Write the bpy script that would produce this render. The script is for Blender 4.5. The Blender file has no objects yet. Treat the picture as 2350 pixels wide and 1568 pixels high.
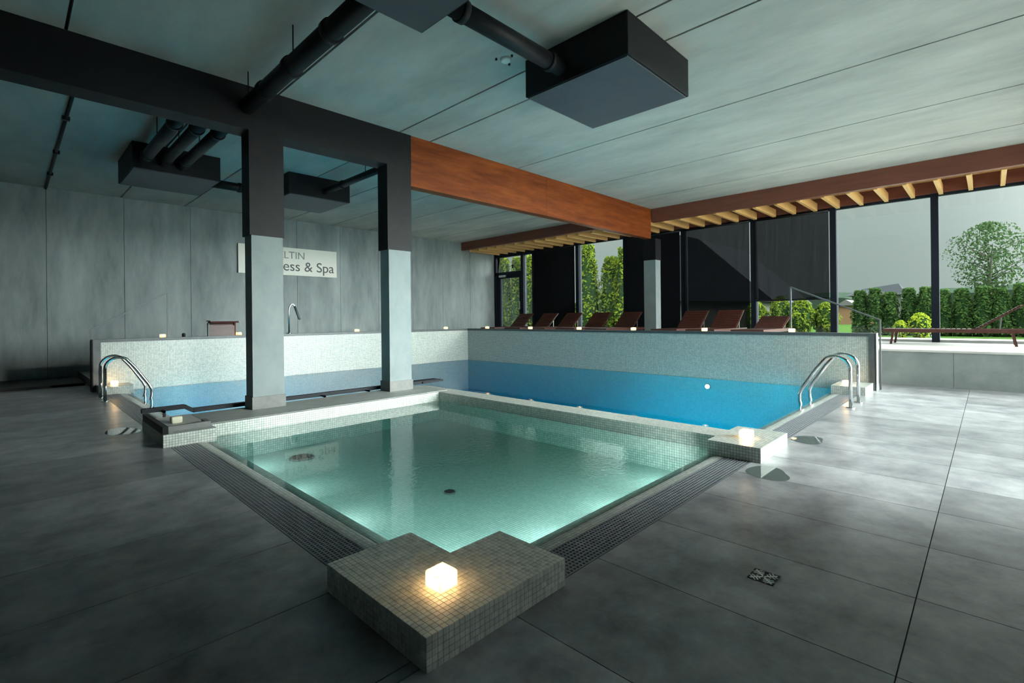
import bpy, bmesh, math, random
from mathutils import Vector, Matrix

sc = bpy.context.scene
C = sc.collection
R = math.radians

# ------------------------------------------------------------------ camera
H = 1.15
YAW = R(44.62442); ROLL = R(0.60144)
fw = Vector((math.cos(YAW), math.sin(YAW), 0)); rt = Vector((math.sin(YAW), -math.cos(YAW), 0)); up = Vector((0, 0, 1))
cr = math.cos(ROLL) * rt - math.sin(ROLL) * up
cu = math.sin(ROLL) * rt + math.cos(ROLL) * up
cd = bpy.data.cameras.new('camera'); cam = bpy.data.objects.new('camera', cd); C.objects.link(cam)
m = Matrix.Identity(4)
for i in range(3):
    m[i][0] = cr[i]; m[i][1] = cu[i]; m[i][2] = -fw[i]
m[2][3] = H
cam.matrix_world = m
cd.sensor_width = 36; cd.sensor_fit = 'HORIZONTAL'; cd.lens = 1127.264 / 2350 * 36
cd.shift_x = 16.30 / 2350; cd.shift_y = -54.18 / 2350
cd.clip_start = 0.05; cd.clip_end = 400
sc.camera = cam

# ------------------------------------------------------------------ sky, sun, exposure
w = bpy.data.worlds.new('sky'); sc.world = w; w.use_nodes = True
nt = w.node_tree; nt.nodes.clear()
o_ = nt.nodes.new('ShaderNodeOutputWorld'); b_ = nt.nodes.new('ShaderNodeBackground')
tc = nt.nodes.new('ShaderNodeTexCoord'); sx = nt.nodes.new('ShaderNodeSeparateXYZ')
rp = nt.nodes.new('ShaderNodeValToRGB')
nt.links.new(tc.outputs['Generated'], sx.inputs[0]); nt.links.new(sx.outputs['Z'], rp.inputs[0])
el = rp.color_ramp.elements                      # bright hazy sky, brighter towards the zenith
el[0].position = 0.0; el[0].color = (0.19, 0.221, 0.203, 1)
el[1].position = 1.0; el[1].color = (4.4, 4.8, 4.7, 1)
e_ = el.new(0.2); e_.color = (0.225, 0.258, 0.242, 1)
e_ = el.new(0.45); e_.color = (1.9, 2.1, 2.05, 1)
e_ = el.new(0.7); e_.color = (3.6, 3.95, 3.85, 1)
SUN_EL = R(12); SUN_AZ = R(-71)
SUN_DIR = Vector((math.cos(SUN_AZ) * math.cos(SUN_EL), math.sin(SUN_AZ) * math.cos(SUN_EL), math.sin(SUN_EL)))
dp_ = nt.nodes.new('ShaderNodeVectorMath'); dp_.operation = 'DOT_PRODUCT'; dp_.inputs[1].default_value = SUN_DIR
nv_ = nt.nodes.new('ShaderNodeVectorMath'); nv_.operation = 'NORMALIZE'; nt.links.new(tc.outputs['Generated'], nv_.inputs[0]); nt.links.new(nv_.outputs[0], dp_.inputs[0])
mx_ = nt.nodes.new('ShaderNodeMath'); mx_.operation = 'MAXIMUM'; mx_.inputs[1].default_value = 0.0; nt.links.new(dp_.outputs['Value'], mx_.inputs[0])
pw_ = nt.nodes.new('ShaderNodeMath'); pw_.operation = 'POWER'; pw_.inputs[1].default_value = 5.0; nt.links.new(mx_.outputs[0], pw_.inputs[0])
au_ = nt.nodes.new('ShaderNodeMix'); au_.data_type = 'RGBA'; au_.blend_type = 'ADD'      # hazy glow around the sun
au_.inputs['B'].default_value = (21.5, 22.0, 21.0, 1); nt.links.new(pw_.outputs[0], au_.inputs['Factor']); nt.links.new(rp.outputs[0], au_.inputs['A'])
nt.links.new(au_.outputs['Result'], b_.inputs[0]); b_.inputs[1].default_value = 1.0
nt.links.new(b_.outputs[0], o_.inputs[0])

sd = bpy.data.lights.new('sun', 'SUN'); sun = bpy.data.objects.new('sun', sd); C.objects.link(sun)
sd.energy = 0.35; sd.angle = R(2.5); sd.color = (1.0, 0.93, 0.82)
sdir = -SUN_DIR
sun.rotation_euler = sdir.to_track_quat('-Z', 'Y').to_euler()
sun.location = (30, -30, 25)

sc.cycles.max_bounces = 7; sc.cycles.diffuse_bounces = 4; sc.cycles.glossy_bounces = 3; sc.cycles.transmission_bounces = 4; sc.cycles.transparent_max_bounces = 10; sc.cycles.volume_bounces = 0
sc.view_settings.view_transform = 'Standard'; sc.view_settings.look = 'None'
sc.view_settings.gamma = 1.0; sc.view_settings.use_curve_mapping = False
sc.view_settings.exposure = 1.2

# ------------------------------------------------------------------ mesh helpers
class MB:
    def __init__(s): s.v = []; s.f = []; s.smooth = []
    def box(s, x0, x1, y0, y1, z0, z1):
        n = len(s.v)
        s.v += [(x0, y0, z0), (x1, y0, z0), (x1, y1, z0), (x0, y1, z0), (x0, y0, z1), (x1, y0, z1), (x1, y1, z1), (x0, y1, z1)]
        s.f += [tuple(n + i for i in q) for q in ((0, 3, 2, 1), (4, 5, 6, 7), (0, 1, 5, 4), (1, 2, 6, 5), (2, 3, 7, 6), (3, 0, 4, 7))]
        return s
    def poly(s, pts, z0, z1):                     # ccw polygon extruded along z
        n = len(s.v); k = len(pts)
        s.v += [(x, y, z0) for x, y in pts] + [(x, y, z1) for x, y in pts]
        s.f.append(tuple(n + i for i in reversed(range(k)))); s.f.append(tuple(n + k + i for i in range(k)))
        for i in range(k):
            j = (i + 1) % k; s.f.append((n + i, n + j, n + k + j, n + k + i))
        return s
    def quad(s, *p):
        n = len(s.v); s.v += [tuple(q) for q in p]; s.f.append(tuple(range(n, n + len(p)))); return s
    def tube(s, path, r, seg=10, cap=True, radii=None):
        path = [Vector(p) for p in path]; n0 = len(s.v); k = len(path)
        prev = None
        for i, p in enumerate(path):
            if i == 0: t = path[1] - p
            elif i == k - 1: t = p - path[i - 1]
            else: t = (path[i + 1] - p).normalized() + (p - path[i - 1]).normalized()
            t = t.normalized() if t.length > 1e-9 else Vector((0, 0, 1))
            if prev is None:
                a = Vector((0, 0, 1)) if abs(t.z) < 0.9 else Vector((1, 0, 0))
                u = t.cross(a).normalized()
            else:
                u = (prev - t * prev.dot(t)).normalized()
            prev = u; vv = t.cross(u)
            rr = radii[i] if radii else r
            for j in range(seg):
                an = 2 * math.pi * j / seg
                s.v.append(tuple(p + u * (rr * math.cos(an)) + vv * (rr * math.sin(an))))
        for i in range(k - 1):
            for j in range(seg):
                a = n0 + i * seg + j; b = n0 + i * seg + (j + 1) % seg
                s.f.append((a, b, b + seg, a + seg)); s.smooth.append(len(s.f) - 1)
        if cap:
            s.f.append(tuple(n0 + j for j in reversed(range(seg)))); s.f.append(tuple(n0 + (k - 1) * seg + j for j in range(seg)))
        return s
    def cyl(s, x, y, z0, z1, r, seg=20, r1=None):
        return s.tube([(x, y, z0), (x, y, z1)], r, seg, True, [r, r if r1 is None else r1])
    def bar(s, a, b, wd, ht, upv=(0, 0, 1)):       # rectangular bar from a to b
        a = Vector(a); b = Vector(b); t = (b - a).normalized(); u = Vector(upv).cross(t).normalized(); v = t.cross(u)
        n = len(s.v)
        for p in (a, b):
            for du, dv in ((-1, -1), (1, -1), (1, 1), (-1, 1)):
                s.v.append(tuple(p + u * (du * wd / 2) + v * (dv * ht / 2)))
        s.f += [(n, n + 3, n + 2, n + 1), (n + 4, n + 5, n + 6, n + 7)] + [(n + i, n + (i + 1) % 4, n + 4 + (i + 1) % 4, n + 4 + i) for i in range(4)]
        return s
    def mesh(s, name, mat):
        me = bpy.data.meshes.new(name); me.from_pydata(s.v, [], s.f); me.update()
        for i in s.smooth: me.polygons[i].use_smooth = True
        if mat: me.materials.append(mat)
        return me
    def build(s, name, mat, parent=None, bevel=0):
        me = s.mesh(name, mat)
        if bevel:
            bm = bmesh.new(); bm.from_mesh(me)
            bmesh.ops.bevel(bm, geom=list(bm.edges), offset=bevel, segments=2, profile=0.5, affect='EDGES')
            bm.to_mesh(me); bm.free()
        return link(name, me, parent)

def link(name, data, parent=None):
    o = bpy.data.objects.new(name, data); C.objects.link(o)
    if parent is not None: o.parent = parent
    return o
def tag(o, label, cat, group=None):
    o['label'] = label; o['category'] = cat
    if group: o['group'] = group
    return o
def thing(name, label, cat, loc=(0, 0, 0), rz=0, group=None):
    o = link(name, None); o.location = loc; o.rotation_euler = (0, 0, rz); o.empty_display_size = 0.1
    return tag(o, label, cat, group)
def struct(o, label=None):
    o['kind'] = 'structure'
    if label: o['label'] = label
    return o
def root(name, label=None):
    o = link(name, None); o.empty_display_size = 0.1; return struct(o, label)
def copy_tree(o, parent=None):
    c = o.copy(); C.objects.link(c); c.parent = parent
    for ch in list(o.children): copy_tree(ch, c)
    return c

# ------------------------------------------------------------------ materials
def nodes(name):
    mt = bpy.data.materials.new(name); mt.use_nodes = True; t = mt.node_tree; t.nodes.clear()
    out = t.nodes.new('ShaderNodeOutputMaterial'); return mt, t, out
def N(t, k, **kw):
    n = t.nodes.new(k)
    for a, b in kw.items(): setattr(n, a, b)
    return n
def math_(t, op, a, b=None, clamp=False):
    n = N(t, 'ShaderNodeMath', operation=op, use_clamp=clamp)
    for i, x in enumerate((a, b)):
        if x is None: continue
        if isinstance(x, (int, float)): n.inputs[i].default_value = x
        else: t.links.new(x, n.inputs[i])
    return n.outputs[0]
def c4(c): return (c[0], c[1], c[2], 1)

def plain(name, col, rough=0.5, metal=0.0, col2=None, scale=6.0, bump=0.0, bscale=40.0, stretch=(1, 1, 1), detail=6, contrast=(0.3, 0.7), rough2=None, spec=0.5):
    mt, t, out = nodes(name)
    p = N(t, 'ShaderNodeBsdfPrincipled'); t.links.new(p.outputs[0], out.inputs[0])
    p.inputs['Base Color'].default_value = c4(col); p.inputs['Roughness'].default_value = rough; p.inputs['Metallic'].default_value = metal
    p.inputs['Specular IOR Level'].default_value = spec
    if col2 or bump or rough2 is not None:
        g = N(t, 'ShaderNodeNewGeometry'); mp = N(t, 'ShaderNodeMapping'); mp.inputs['Scale'].default_value = stretch
        t.links.new(g.outputs['Position'], mp.inputs[0])
        nz = N(t, 'ShaderNodeTexNoise'); nz.inputs['Scale'].default_value = scale; nz.inputs['Detail'].default_value = detail
        nz.inputs['Roughness'].default_value = 0.65
        t.links.new(mp.outputs[0], nz.inputs['Vector'])
        mr = N(t, 'ShaderNodeMapRange'); mr.inputs['From Min'].default_value = contrast[0]; mr.inputs['From Max'].default_value = contrast[1]
        t.links.new(nz.outputs[0], mr.inputs[0])
        if col2:
            mx = N(t, 'ShaderNodeMix', data_type='RGBA'); mx.inputs['A'].default_value = c4(col); mx.inputs['B'].default_value = c4(col2)
            t.links.new(mr.outputs[0], mx.inputs['Factor']); t.links.new(mx.outputs['Result'], p.inputs['Base Color'])
        if rough2 is not None:
            m2 = N(t, 'ShaderNodeMapRange'); m2.inputs['To Min'].default_value = rough; m2.inputs['To Max'].default_value = rough2
            t.links.new(mr.outputs[0], m2.inputs[0]); t.links.new(m2.outputs[0], p.inputs['Roughness'])
        if bump:
            n2 = N(t, 'ShaderNodeTexNoise'); n2.inputs['Scale'].default_value = bscale; n2.inputs['Detail'].default_value = 4
            t.links.new(mp.outputs[0], n2.inputs['Vector'])
            bp = N(t, 'ShaderNodeBump'); bp.inputs['Strength'].default_value = bump; bp.inputs['Distance'].default_value = 0.01
            t.links.new(n2.outputs[0], bp.inputs['Height']); t.links.new(bp.outputs[0], p.inputs['Normal'])
    return mt

PITCH = 0.0234
def mosaic(name, c0, c1, grout, rough=0.25, lines=True, offs=(0, 0, 0), pitch=PITCH):
    mt, t, out = nodes(name)
    p = N(t, 'ShaderNodeBsdfPrincipled'); t.links.new(p.outputs[0], out.inputs[0]); p.inputs['Roughness'].default_value = rough
    g = N(t, 'ShaderNodeNewGeometry')
    off = N(t, 'ShaderNodeVectorMath', operation='SCALE'); off.inputs['Scale'].default_value = -0.004; t.links.new(g.outputs['True Normal'], off.inputs[0])
    ad = N(t, 'ShaderNodeVectorMath', operation='ADD'); t.links.new(g.outputs['Position'], ad.inputs[0]); t.links.new(off.outputs[0], ad.inputs[1])
    a2 = N(t, 'ShaderNodeVectorMath', operation='SUBTRACT'); t.links.new(ad.outputs[0], a2.inputs[0]); a2.inputs[1].default_value = offs
    s = N(t, 'ShaderNodeVectorMath', operation='SCALE'); s.inputs['Scale'].default_value = 1 / pitch; t.links.new(a2.outputs[0], s.inputs[0])
    fl = N(t, 'ShaderNodeVectorMath', operation='FLOOR'); t.links.new(s.outputs[0], fl.inputs[0])
    wn = N(t, 'ShaderNodeTexWhiteNoise', noise_dimensions='3D'); t.links.new(fl.outputs[0], wn.inputs['Vector'])
    mx = N(t, 'ShaderNodeMix', data_type='RGBA'); mx.inputs['A'].default_value = c4(c0); mx.inputs['B'].default_value = c4(c1)
    t.links.new(wn.outputs['Value'], mx.inputs['Factor'])
    col = mx.outputs['Result']
    if lines:
        fr = N(t, 'ShaderNodeVectorMath', operation='FRACTION'); t.links.new(s.outputs[0], fr.inputs[0])
        sp = N(t, 'ShaderNodeSeparateXYZ'); t.links.new(fr.outputs[0], sp.inputs[0])
        ab = N(t, 'ShaderNodeVectorMath', operation='ABSOLUTE'); t.links.new(g.outputs['True Normal'], ab.inputs[0])
        sn = N(t, 'ShaderNodeSeparateXYZ'); t.links.new(ab.outputs[0], sn.inputs[0])
        tot = None
        for i in range(3):
            d = math_(t, 'ABSOLUTE', math_(t, 'SUBTRACT', sp.outputs[i], 0.5))
            e = math_(t, 'GREATER_THAN', d, 0.435)
            k = math_(t, 'MULTIPLY', e, math_(t, 'LESS_THAN', sn.outputs[i], 0.7))
            tot = k if tot is None else math_(t, 'MAXIMUM', tot, k)
        m2 = N(t, 'ShaderNodeMix', data_type='RGBA'); m2.inputs['B'].default_value = c4(grout)
        t.links.new(col, m2.inputs['A']); t.links.new(tot, m2.inputs['Factor']); col = m2.outputs['Result']
        bp = N(t, 'ShaderNodeBump'); bp.inputs['Strength'].default_value = 0.4; bp.inputs['Distance'].default_value = 0.002; bp.invert = True
        t.links.new(tot, bp.inputs['Height']); t.links.new(bp.outputs[0], p.inputs['Normal'])
        rr = N(t, 'ShaderNodeMapRange'); rr.inputs['To Min'].default_value = rough; rr.inputs['To Max'].default_value = 0.8
        t.links.new(tot, rr.inputs[0]); t.links.new(rr.outputs[0], p.inputs['Roughness'])
    t.links.new(col, p.inputs['Base Color'])
    return mt

def water(name, absorb, density, ripple, scale, patchy=None, ior=1.33):
    mt, t, out = nodes(name)
    tr = N(t, 'ShaderNodeBsdfTransparent'); gl = N(t, 'ShaderNodeBsdfGlossy'); gl.inputs['Roughness'].default_value = 0.015
    fr = N(t, 'ShaderNodeFresnel'); fr.inputs['IOR'].default_value = ior
    mx = N(t, 'ShaderNodeMixShader')
    g = N(t, 'ShaderNodeNewGeometry')
    nz = N(t, 'ShaderNodeTexNoise'); nz.inputs['Scale'].default_value = scale; nz.inputs['Detail'].default_value = 2.5; nz.inputs['Roughness'].default_value = 0.5
    t.links.new(g.outputs['Position'], nz.inputs['Vector'])
    bp = N(t, 'ShaderNodeBump'); bp.inputs['Strength'].default_value = ripple; bp.inputs['Distance'].default_value = 0.02
    t.links.new(nz.outputs[0], bp.inputs['Height'])
    if patchy:
        sp = N(t, 'ShaderNodeSeparateXYZ'); t.links.new(g.outputs['Position'], sp.inputs[0])
        (px, py, rr, lo) = patchy
        dx = math_(t, 'SUBTRACT', sp.outputs[0], px); dy = math_(t, 'SUBTRACT', sp.outputs[1], py)
        d = math_(t, 'SQRT', math_(t, 'ADD', math_(t, 'MULTIPLY', dx, dx), math_(t, 'MULTIPLY', dy, dy)))
        mr = N(t, 'ShaderNodeMapRange', interpolation_type='SMOOTHSTEP'); mr.inputs['From Min'].default_value = rr * 0.35; mr.inputs['From Max'].default_value = rr
        mr.inputs['To Min'].default_value = ripple; mr.inputs['To Max'].default_value = lo
        t.links.new(d, mr.inputs[0]); t.links.new(mr.outputs[0], bp.inputs['Strength'])
    t.links.new(bp.outputs[0], gl.inputs['Normal']); t.links.new(bp.outputs[0], fr.inputs['Normal'])
    t.links.new(fr.outputs[0], mx.inputs[0]); t.links.new(tr.outputs[0], mx.inputs[1]); t.links.new(gl.outputs[0], mx.inputs[2])
    t.links.new(mx.outputs[0], out.inputs[0])
    va = N(t, 'ShaderNodeVolumeAbsorption'); va.inputs[0].default_value = c4(absorb); va.inputs[1].default_value = density
    t.links.new(va.outputs[0], out.inputs[1])
    return mt

def glass(name, tint=(0.86, 0.9, 0.9)):
    mt, t, out = nodes(name)
    tr = N(t, 'ShaderNodeBsdfTransparent'); tr.inputs[0].default_value = c4(tint)
    gl = N(t, 'ShaderNodeBsdfGlossy'); gl.inputs['Roughness'].default_value = 0.0
    fr = N(t, 'ShaderNodeFresnel'); fr.inputs['IOR'].default_value = 1.4; mx = N(t, 'ShaderNodeMixShader')
    t.links.new(fr.outputs[0], mx.inputs[0]); t.links.new(tr.outputs[0], mx.inputs[1]); t.links.new(gl.outputs[0], mx.inputs[2]); t.links.new(mx.outputs[0], out.inputs[0])
    return mt

def screen(name, col, open_):
    mt, t, out = nodes(name)
    tr = N(t, 'ShaderNodeBsdfTransparent'); df = N(t, 'ShaderNodeBsdfDiffuse'); df.inputs[0].default_value = c4(col)
    g = N(t, 'ShaderNodeNewGeometry'); mp = N(t, 'ShaderNodeMapping'); mp.inputs['Scale'].default_value = (1, 18, 0.6); t.links.new(g.outputs['Position'], mp.inputs[0])
    nz = N(t, 'ShaderNodeTexNoise'); nz.inputs['Scale'].default_value = 1.5; t.links.new(mp.outputs[0], nz.inputs['Vector'])
    mr = N(t, 'ShaderNodeMapRange'); mr.inputs['To Min'].default_value = 1 - open_ * 1.25; mr.inputs['To Max'].default_value = 1 - open_ * 0.75; t.links.new(nz.outputs[0], mr.inputs[0])
    mx = N(t, 'ShaderNodeMixShader'); t.links.new(mr.outputs[0], mx.inputs[0]); t.links.new(tr.outputs[0], mx.inputs[1]); t.links.new(df.outputs[0], mx.inputs[2]); t.links.new(mx.outputs[0], out.inputs[0])
    return mt

def emis(name, col, st):
    mt, t, out = nodes(name); e = N(t, 'ShaderNodeEmission'); e.inputs[0].default_value = c4(col); e.inputs[1].default_value = st
    t.links.new(e.outputs[0], out.inputs[0]); return mt

def leaf(name, c0, c1):
    mt, t, out = nodes(name)
    g = N(t, 'ShaderNodeNewGeometry'); mx = N(t, 'ShaderNodeMix', data_type='RGBA'); mx.inputs['A'].default_value = c4(c0); mx.inputs['B'].default_value = c4(c1)
    t.links.new(g.outputs['Random Per Island'], mx.inputs['Factor'])
    d = N(t, 'ShaderNodeBsdfDiffuse'); tl = N(t, 'ShaderNodeBsdfTranslucent'); ms = N(t, 'ShaderNodeMixShader'); ms.inputs[0].default_value = 0.4
    t.links.new(mx.outputs['Result'], d.inputs[0]); t.links.new(mx.outputs['Result'], tl.inputs[0])
    t.links.new(d.outputs[0], ms.inputs[1]); t.links.new(tl.outputs[0], ms.inputs[2]); t.links.new(ms.outputs[0], out.inputs[0]); return mt

M = {}
M['floor_tile'] = plain('grey_floor_tile', (0.05, 0.05, 0.064), 0.30, 0, (0.47, 0.468, 0.48), 3.4, 0.05, 60, (1, 1, 1), 12, (0.22, 0.78))
def tile_variation(mt, lo, hi):
    t = mt.node_tree; p = next(n for n in t.nodes if n.type == 'BSDF_PRINCIPLED'); src = p.inputs['Base Color'].links[0].from_socket
    oi = N(t, 'ShaderNodeObjectInfo'); mr = N(t, 'ShaderNodeMapRange'); mr.inputs['To Min'].default_value = lo; mr.inputs['To Max'].default_value = hi
    t.links.new(oi.outputs['Random'], mr.inputs[0]); sc_ = N(t, 'ShaderNodeVectorMath', operation='SCALE'); t.links.new(src, sc_.inputs[0]); t.links.new(mr.outputs[0], sc_.inputs['Scale'])
    t.links.new(sc_.outputs[0], p.inputs['Base Color'])
tile_variation(M['floor_tile'], 0.72, 1.25)
M['grout'] = plain('floor_grout', (0.03, 0.03, 0.034), 0.8)
M['ceiling'] = plain('ceiling_concrete', (0.27, 0.278, 0.258), 0.85, 0, (0.47, 0.468, 0.43), 1.6, 0.15, 25, (1, 0.35, 1), 10, (0.26, 0.74))
M['ceiling_gap'] = plain('ceiling_gap', (0.05, 0.055, 0.055), 0.9)
M['wall'] = plain('wall_concrete', (0.155, 0.185, 0.195), 0.8, 0, (0.38, 0.42, 0.42), 2.2, 0.35, 14, (1, 1, 0.25), 10, (0.28, 0.75))
M['wall_dark'] = plain('dark_plaster', (0.035, 0.035, 0.04), 0.85, 0, (0.05, 0.05, 0.055), 2)
M['column'] = plain('column_concrete', (0.17, 0.205, 0.213), 0.75, 0, (0.235, 0.265, 0.27), 3, 0.15, 30, (1, 1, 0.6), 7, (0.3, 0.7))
M['black_clad'] = plain('black_cladding', (0.006, 0.006, 0.0075), 0.5, 0, (0.010, 0.0095, 0.011), 8, spec=0.2)
M['black_metal'] = plain('black_metal', (0.006, 0.006, 0.008), 0.5, 0.0, (0.012, 0.012, 0.014), 12, spec=0.25)
M['plinth'] = plain('plinth_stone', (0.12, 0.125, 0.12), 0.6, 0, (0.18, 0.18, 0.175), 9, 0.1, 50)
M['kerb_stone'] = plain('kerb_stone', (0.27, 0.285, 0.27), 0.5, 0, (0.38, 0.39, 0.37), 6, 0.08, 50)
M['wood'] = plain('beam_wood', (0.10, 0.016, 0.002), 0.6, 0, (0.23, 0.052, 0.008), 4, 0.08, 30, (0.35, 0.35, 2.5), 8, (0.3, 0.7), spec=0.2)
M['wood_dark'] = plain('red_beam_wood', (0.13, 0.038, 0.022), 0.6, 0, (0.20, 0.063, 0.036), 4, 0.08, 30, (1, 0.3, 2.5), 8, (0.3, 0.7))
M['wood_light'] = plain('joist_wood', (0.60, 0.34, 0.12), 0.55, 0, (0.72, 0.44, 0.17), 5, 0.05, 30, (0.3, 2, 2), 6)
M['wood_red'] = plain('lounger_wood', (0.05, 0.012, 0.010), 0.42, 0, (0.095, 0.028, 0.02), 6, 0.05, 40, (0.4, 3, 3), 6)
M['mosaic'] = mosaic('mosaic_cream', (0.43, 0.46, 0.43), (0.58, 0.60, 0.55), (0.14, 0.155, 0.145))
M['tile'] = mosaic('mosaic_tile', (0.62, 0.64, 0.60), (0.86, 0.86, 0.78), (0, 0, 0), 0.3, False)
M['mosaic_floor'] = mosaic('mosaic_basin', (0.46, 0.58, 0.54), (0.57, 0.68, 0.64), (0.20, 0.28, 0.26))
M['pool_tile'] = mosaic('mosaic_pool', (0.20, 0.72, 0.80), (0.28, 0.80, 0.86), (0.15, 0.56, 0.64))
M['tile_grout'] = plain('tile_grout', (0.13, 0.135, 0.125), 0.85)
M['coping'] = plain('coping_stone', (0.055, 0.062, 0.068), 0.42, 0, (0.09, 0.10, 0.105), 7, 0.05, 60)
M['navy_bar'] = plain('navy_bar', (0.010, 0.012, 0.017), 0.55, spec=0.2)
M['deck'] = plain('deck_stone', (0.45, 0.44, 0.42), 0.5, 0, (0.55, 0.54, 0.51), 3, 0.05, 50)
M['panel_light'] = plain('pale_stone', (0.26, 0.27, 0.27), 0.6)
M['panel'] = plain('panel_stone', (0.17, 0.19, 0.19), 0.55, 0, (0.26, 0.28, 0.275), 2.5, 0.06, 40, (1, 1, 1), 8)
M['grate'] = plain('grate_plastic', (0.16, 0.17, 0.19), 0.4, 0, (0.20, 0.21, 0.23), 10)
M['channel'] = plain('channel_dark', (0.012, 0.013, 0.015), 0.6)
M['chrome'] = plain('polished_steel', (0.78, 0.80, 0.80), 0.1, 1.0)
M['steel'] = plain('brushed_steel', (0.55, 0.57, 0.57), 0.28, 1.0)
M['rail_steel'] = plain('satin_rail_steel', (0.12, 0.125, 0.13), 0.5, 0.2)
M['sign_white'] = plain('sign_board', (0.80, 0.79, 0.72), 0.5)
M['sign_ink'] = plain('sign_letters', (0.09, 0.095, 0.10), 0.6)
M['sign_ink_grey'] = plain('sign_letters_grey', (0.27, 0.28, 0.27), 0.6)
M['frame'] = plain('window_frame', (0.009, 0.013, 0.022), 0.6, 0, (0.012, 0.017, 0.028), 5, spec=0.15)
M['glass'] = glass('window_glass')
M['blind'] = screen('blind_fabric', (0.012, 0.013, 0.017), 0.05)
M['blind_thin'] = screen('thin_blind_fabric', (0.006, 0.007, 0.011), 0.27)
M['pool_water'] = water('pool_water', (0.0, 0.86, 0.92), 0.6, 0.03, 6.0, None, 1.12)
M['spa_water'] = water('spa_water', (0.35, 0.88, 0.83), 0.5, 0.14, 24.0, (2.9, 2.9, 1.5, 0.008), 1.42)
M['puddle'] = plain('puddle_water', (0.10, 0.12, 0.115), 0.03)
M['white_plastic'] = plain('white_plastic', (0.6, 0.62, 0.62), 0.4)
M['paving'] = plain('terrace_paving', (0.66, 0.64, 0.58), 0.8, 0, (0.74, 0.72, 0.66), 2)
M['lawn'] = plain('lawn', (0.02, 0.045, 0.01), 0.9, 0, (0.04, 0.075, 0.016), 5, spec=0.0)
M['hedge'] = leaf('hedge_leaf', (0.016, 0.042, 0.014), (0.065, 0.11, 0.03))
M['bright_leaf'] = leaf('bright_leaf', (0.010, 0.03, 0.010), (0.15, 0.19, 0.018))
M['tree_leaf'] = leaf('tree_leaf', (0.02, 0.04, 0.018), (0.05, 0.085, 0.03))
M['globe_leaf'] = leaf('globe_leaf', (0.08, 0.13, 0.01), (0.30, 0.34, 0.03))
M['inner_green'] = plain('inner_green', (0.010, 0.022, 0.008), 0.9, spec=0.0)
M['bark'] = plain('bark', (0.05, 0.045, 0.035), 0.9)
M['house'] = plain('house_render', (0.10, 0.10, 0.095), 0.9, spec=0.0)
M['house_ochre'] = plain('ochre_render', (0.16, 0.085, 0.04), 0.9)
M['roof'] = plain('roof_slate', (0.018, 0.02, 0.023), 0.9, 0, (0.028, 0.03, 0.034), 8, spec=0.1)
M['hill'] = plain('hill', (0.018, 0.028, 0.02), 0.95, 0, (0.03, 0.042, 0.03), 0.4, spec=0.0)

def lantern_glass(name, st, col):
    mt, t, out = nodes(name)
    tl = N(t, 'ShaderNodeBsdfTranslucent'); tl.inputs[0].default_value = (0.95, 0.9, 0.8, 1)
    e = N(t, 'ShaderNodeEmission'); e.inputs[0].default_value = c4(col); e.inputs[1].default_value = st
    tr = N(t, 'ShaderNodeBsdfTransparent'); m0 = N(t, 'ShaderNodeMixShader'); m0.inputs[0].default_value = 0.3
    a = N(t, 'ShaderNodeAddShader'); t.links.new(tl.outputs[0], m0.inputs[1]); t.links.new(tr.outputs[0], m0.inputs[2])
    t.links.new(m0.outputs[0], a.inputs[0]); t.links.new(e.outputs[0], a.inputs[1]); t.links.new(a.outputs[0], out.inputs[0]); return mt
M['lantern'] = lantern_glass('lantern_glass', 0.22, (1.0, 0.62, 0.27))
M['lantern_dim'] = lantern_glass('dim_lantern_glass', 0.10, (1.0, 0.55, 0.22))
M['flame'] = emis('candle_flame', (1.0, 0.62, 0.26), 40.0)
M['lantern_off'] = plain('frosted_block', (0.62, 0.60, 0.46), 0.35)
M['wax'] = plain('candle_wax', (0.8, 0.75, 0.6), 0.5)
M['lamp_face'] = emis('pool_lamp_face', (0.75, 0.93, 1.0), 5.0)

# ------------------------------------------------------------------ main dimensions
ZT = 0.117                   # top of the tiled kerbs
GX0, GX1 = 1.04, 1.257       # gutter along the left pool edge
GY0, GY1 = 1.34, 1.557       # gutter along the right pool edge
PX, PY = 9.12, 10.48         # far pool walls
DECK = 0.572; PAR = 0.862    # raised deck, top of the parapet
WX = 13.1; BY = 13.4         # window wall, back wall
ZC = 3.85                    # ceiling
XL, YR = -6.0, -1.1          # wall left of / wall right of the camera

# ================================================================== FLOOR
floor = MB().poly([(XL, YR), (10.18, YR), (10.18, GY0), (GX0, GY0), (GX0, BY), (XL, BY)], -0.06, -0.004).build('floor', M['grout'])
struct(floor, 'dark grey tiled floor around the pools')
tile_meshes = {}
def floor_tile(x0, x1, y0, y1):
    k = (round(x1 - x0, 3), round(y1 - y0, 3))
    if k[0] < 0.05 or k[1] < 0.05: return
    if k not in tile_meshes:
        g = 0.0022
        bmh = MB().box(g, k[0] - g, g, k[1] - g, -0.012, 0)
        tile_meshes[k] = bmh.mesh('floor_tile', M['floor_tile'])
    o = link('floor_tile', tile_meshes[k], floor); o.location = (x0, y0, 0)
def strip(lo, hi, start, pitch):
    c = [lo]; k = math.ceil((lo - start) / pitch + 1e-6)
    while start + k * pitch < hi - 1e-6: c.append(start + k * pitch); k += 1
    c.append(hi); return c
xs = strip(XL, 10.18, 1.97, 0.6)
for y0, y1 in ((0.22, GY0), (-0.98, 0.22), (YR, -0.98)):
    for a, b in zip(xs, xs[1:]): floor_tile(a, b, y0, y1)
ys = strip(GY0, BY, 4.99, 0.6)
for x0, x1 in ((-0.16, GX0), (-1.36, -0.16), (XL, -1.36)):
    for a, b in zip(ys, ys[1:]): floor_tile(x0, x1, a, b)

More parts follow.
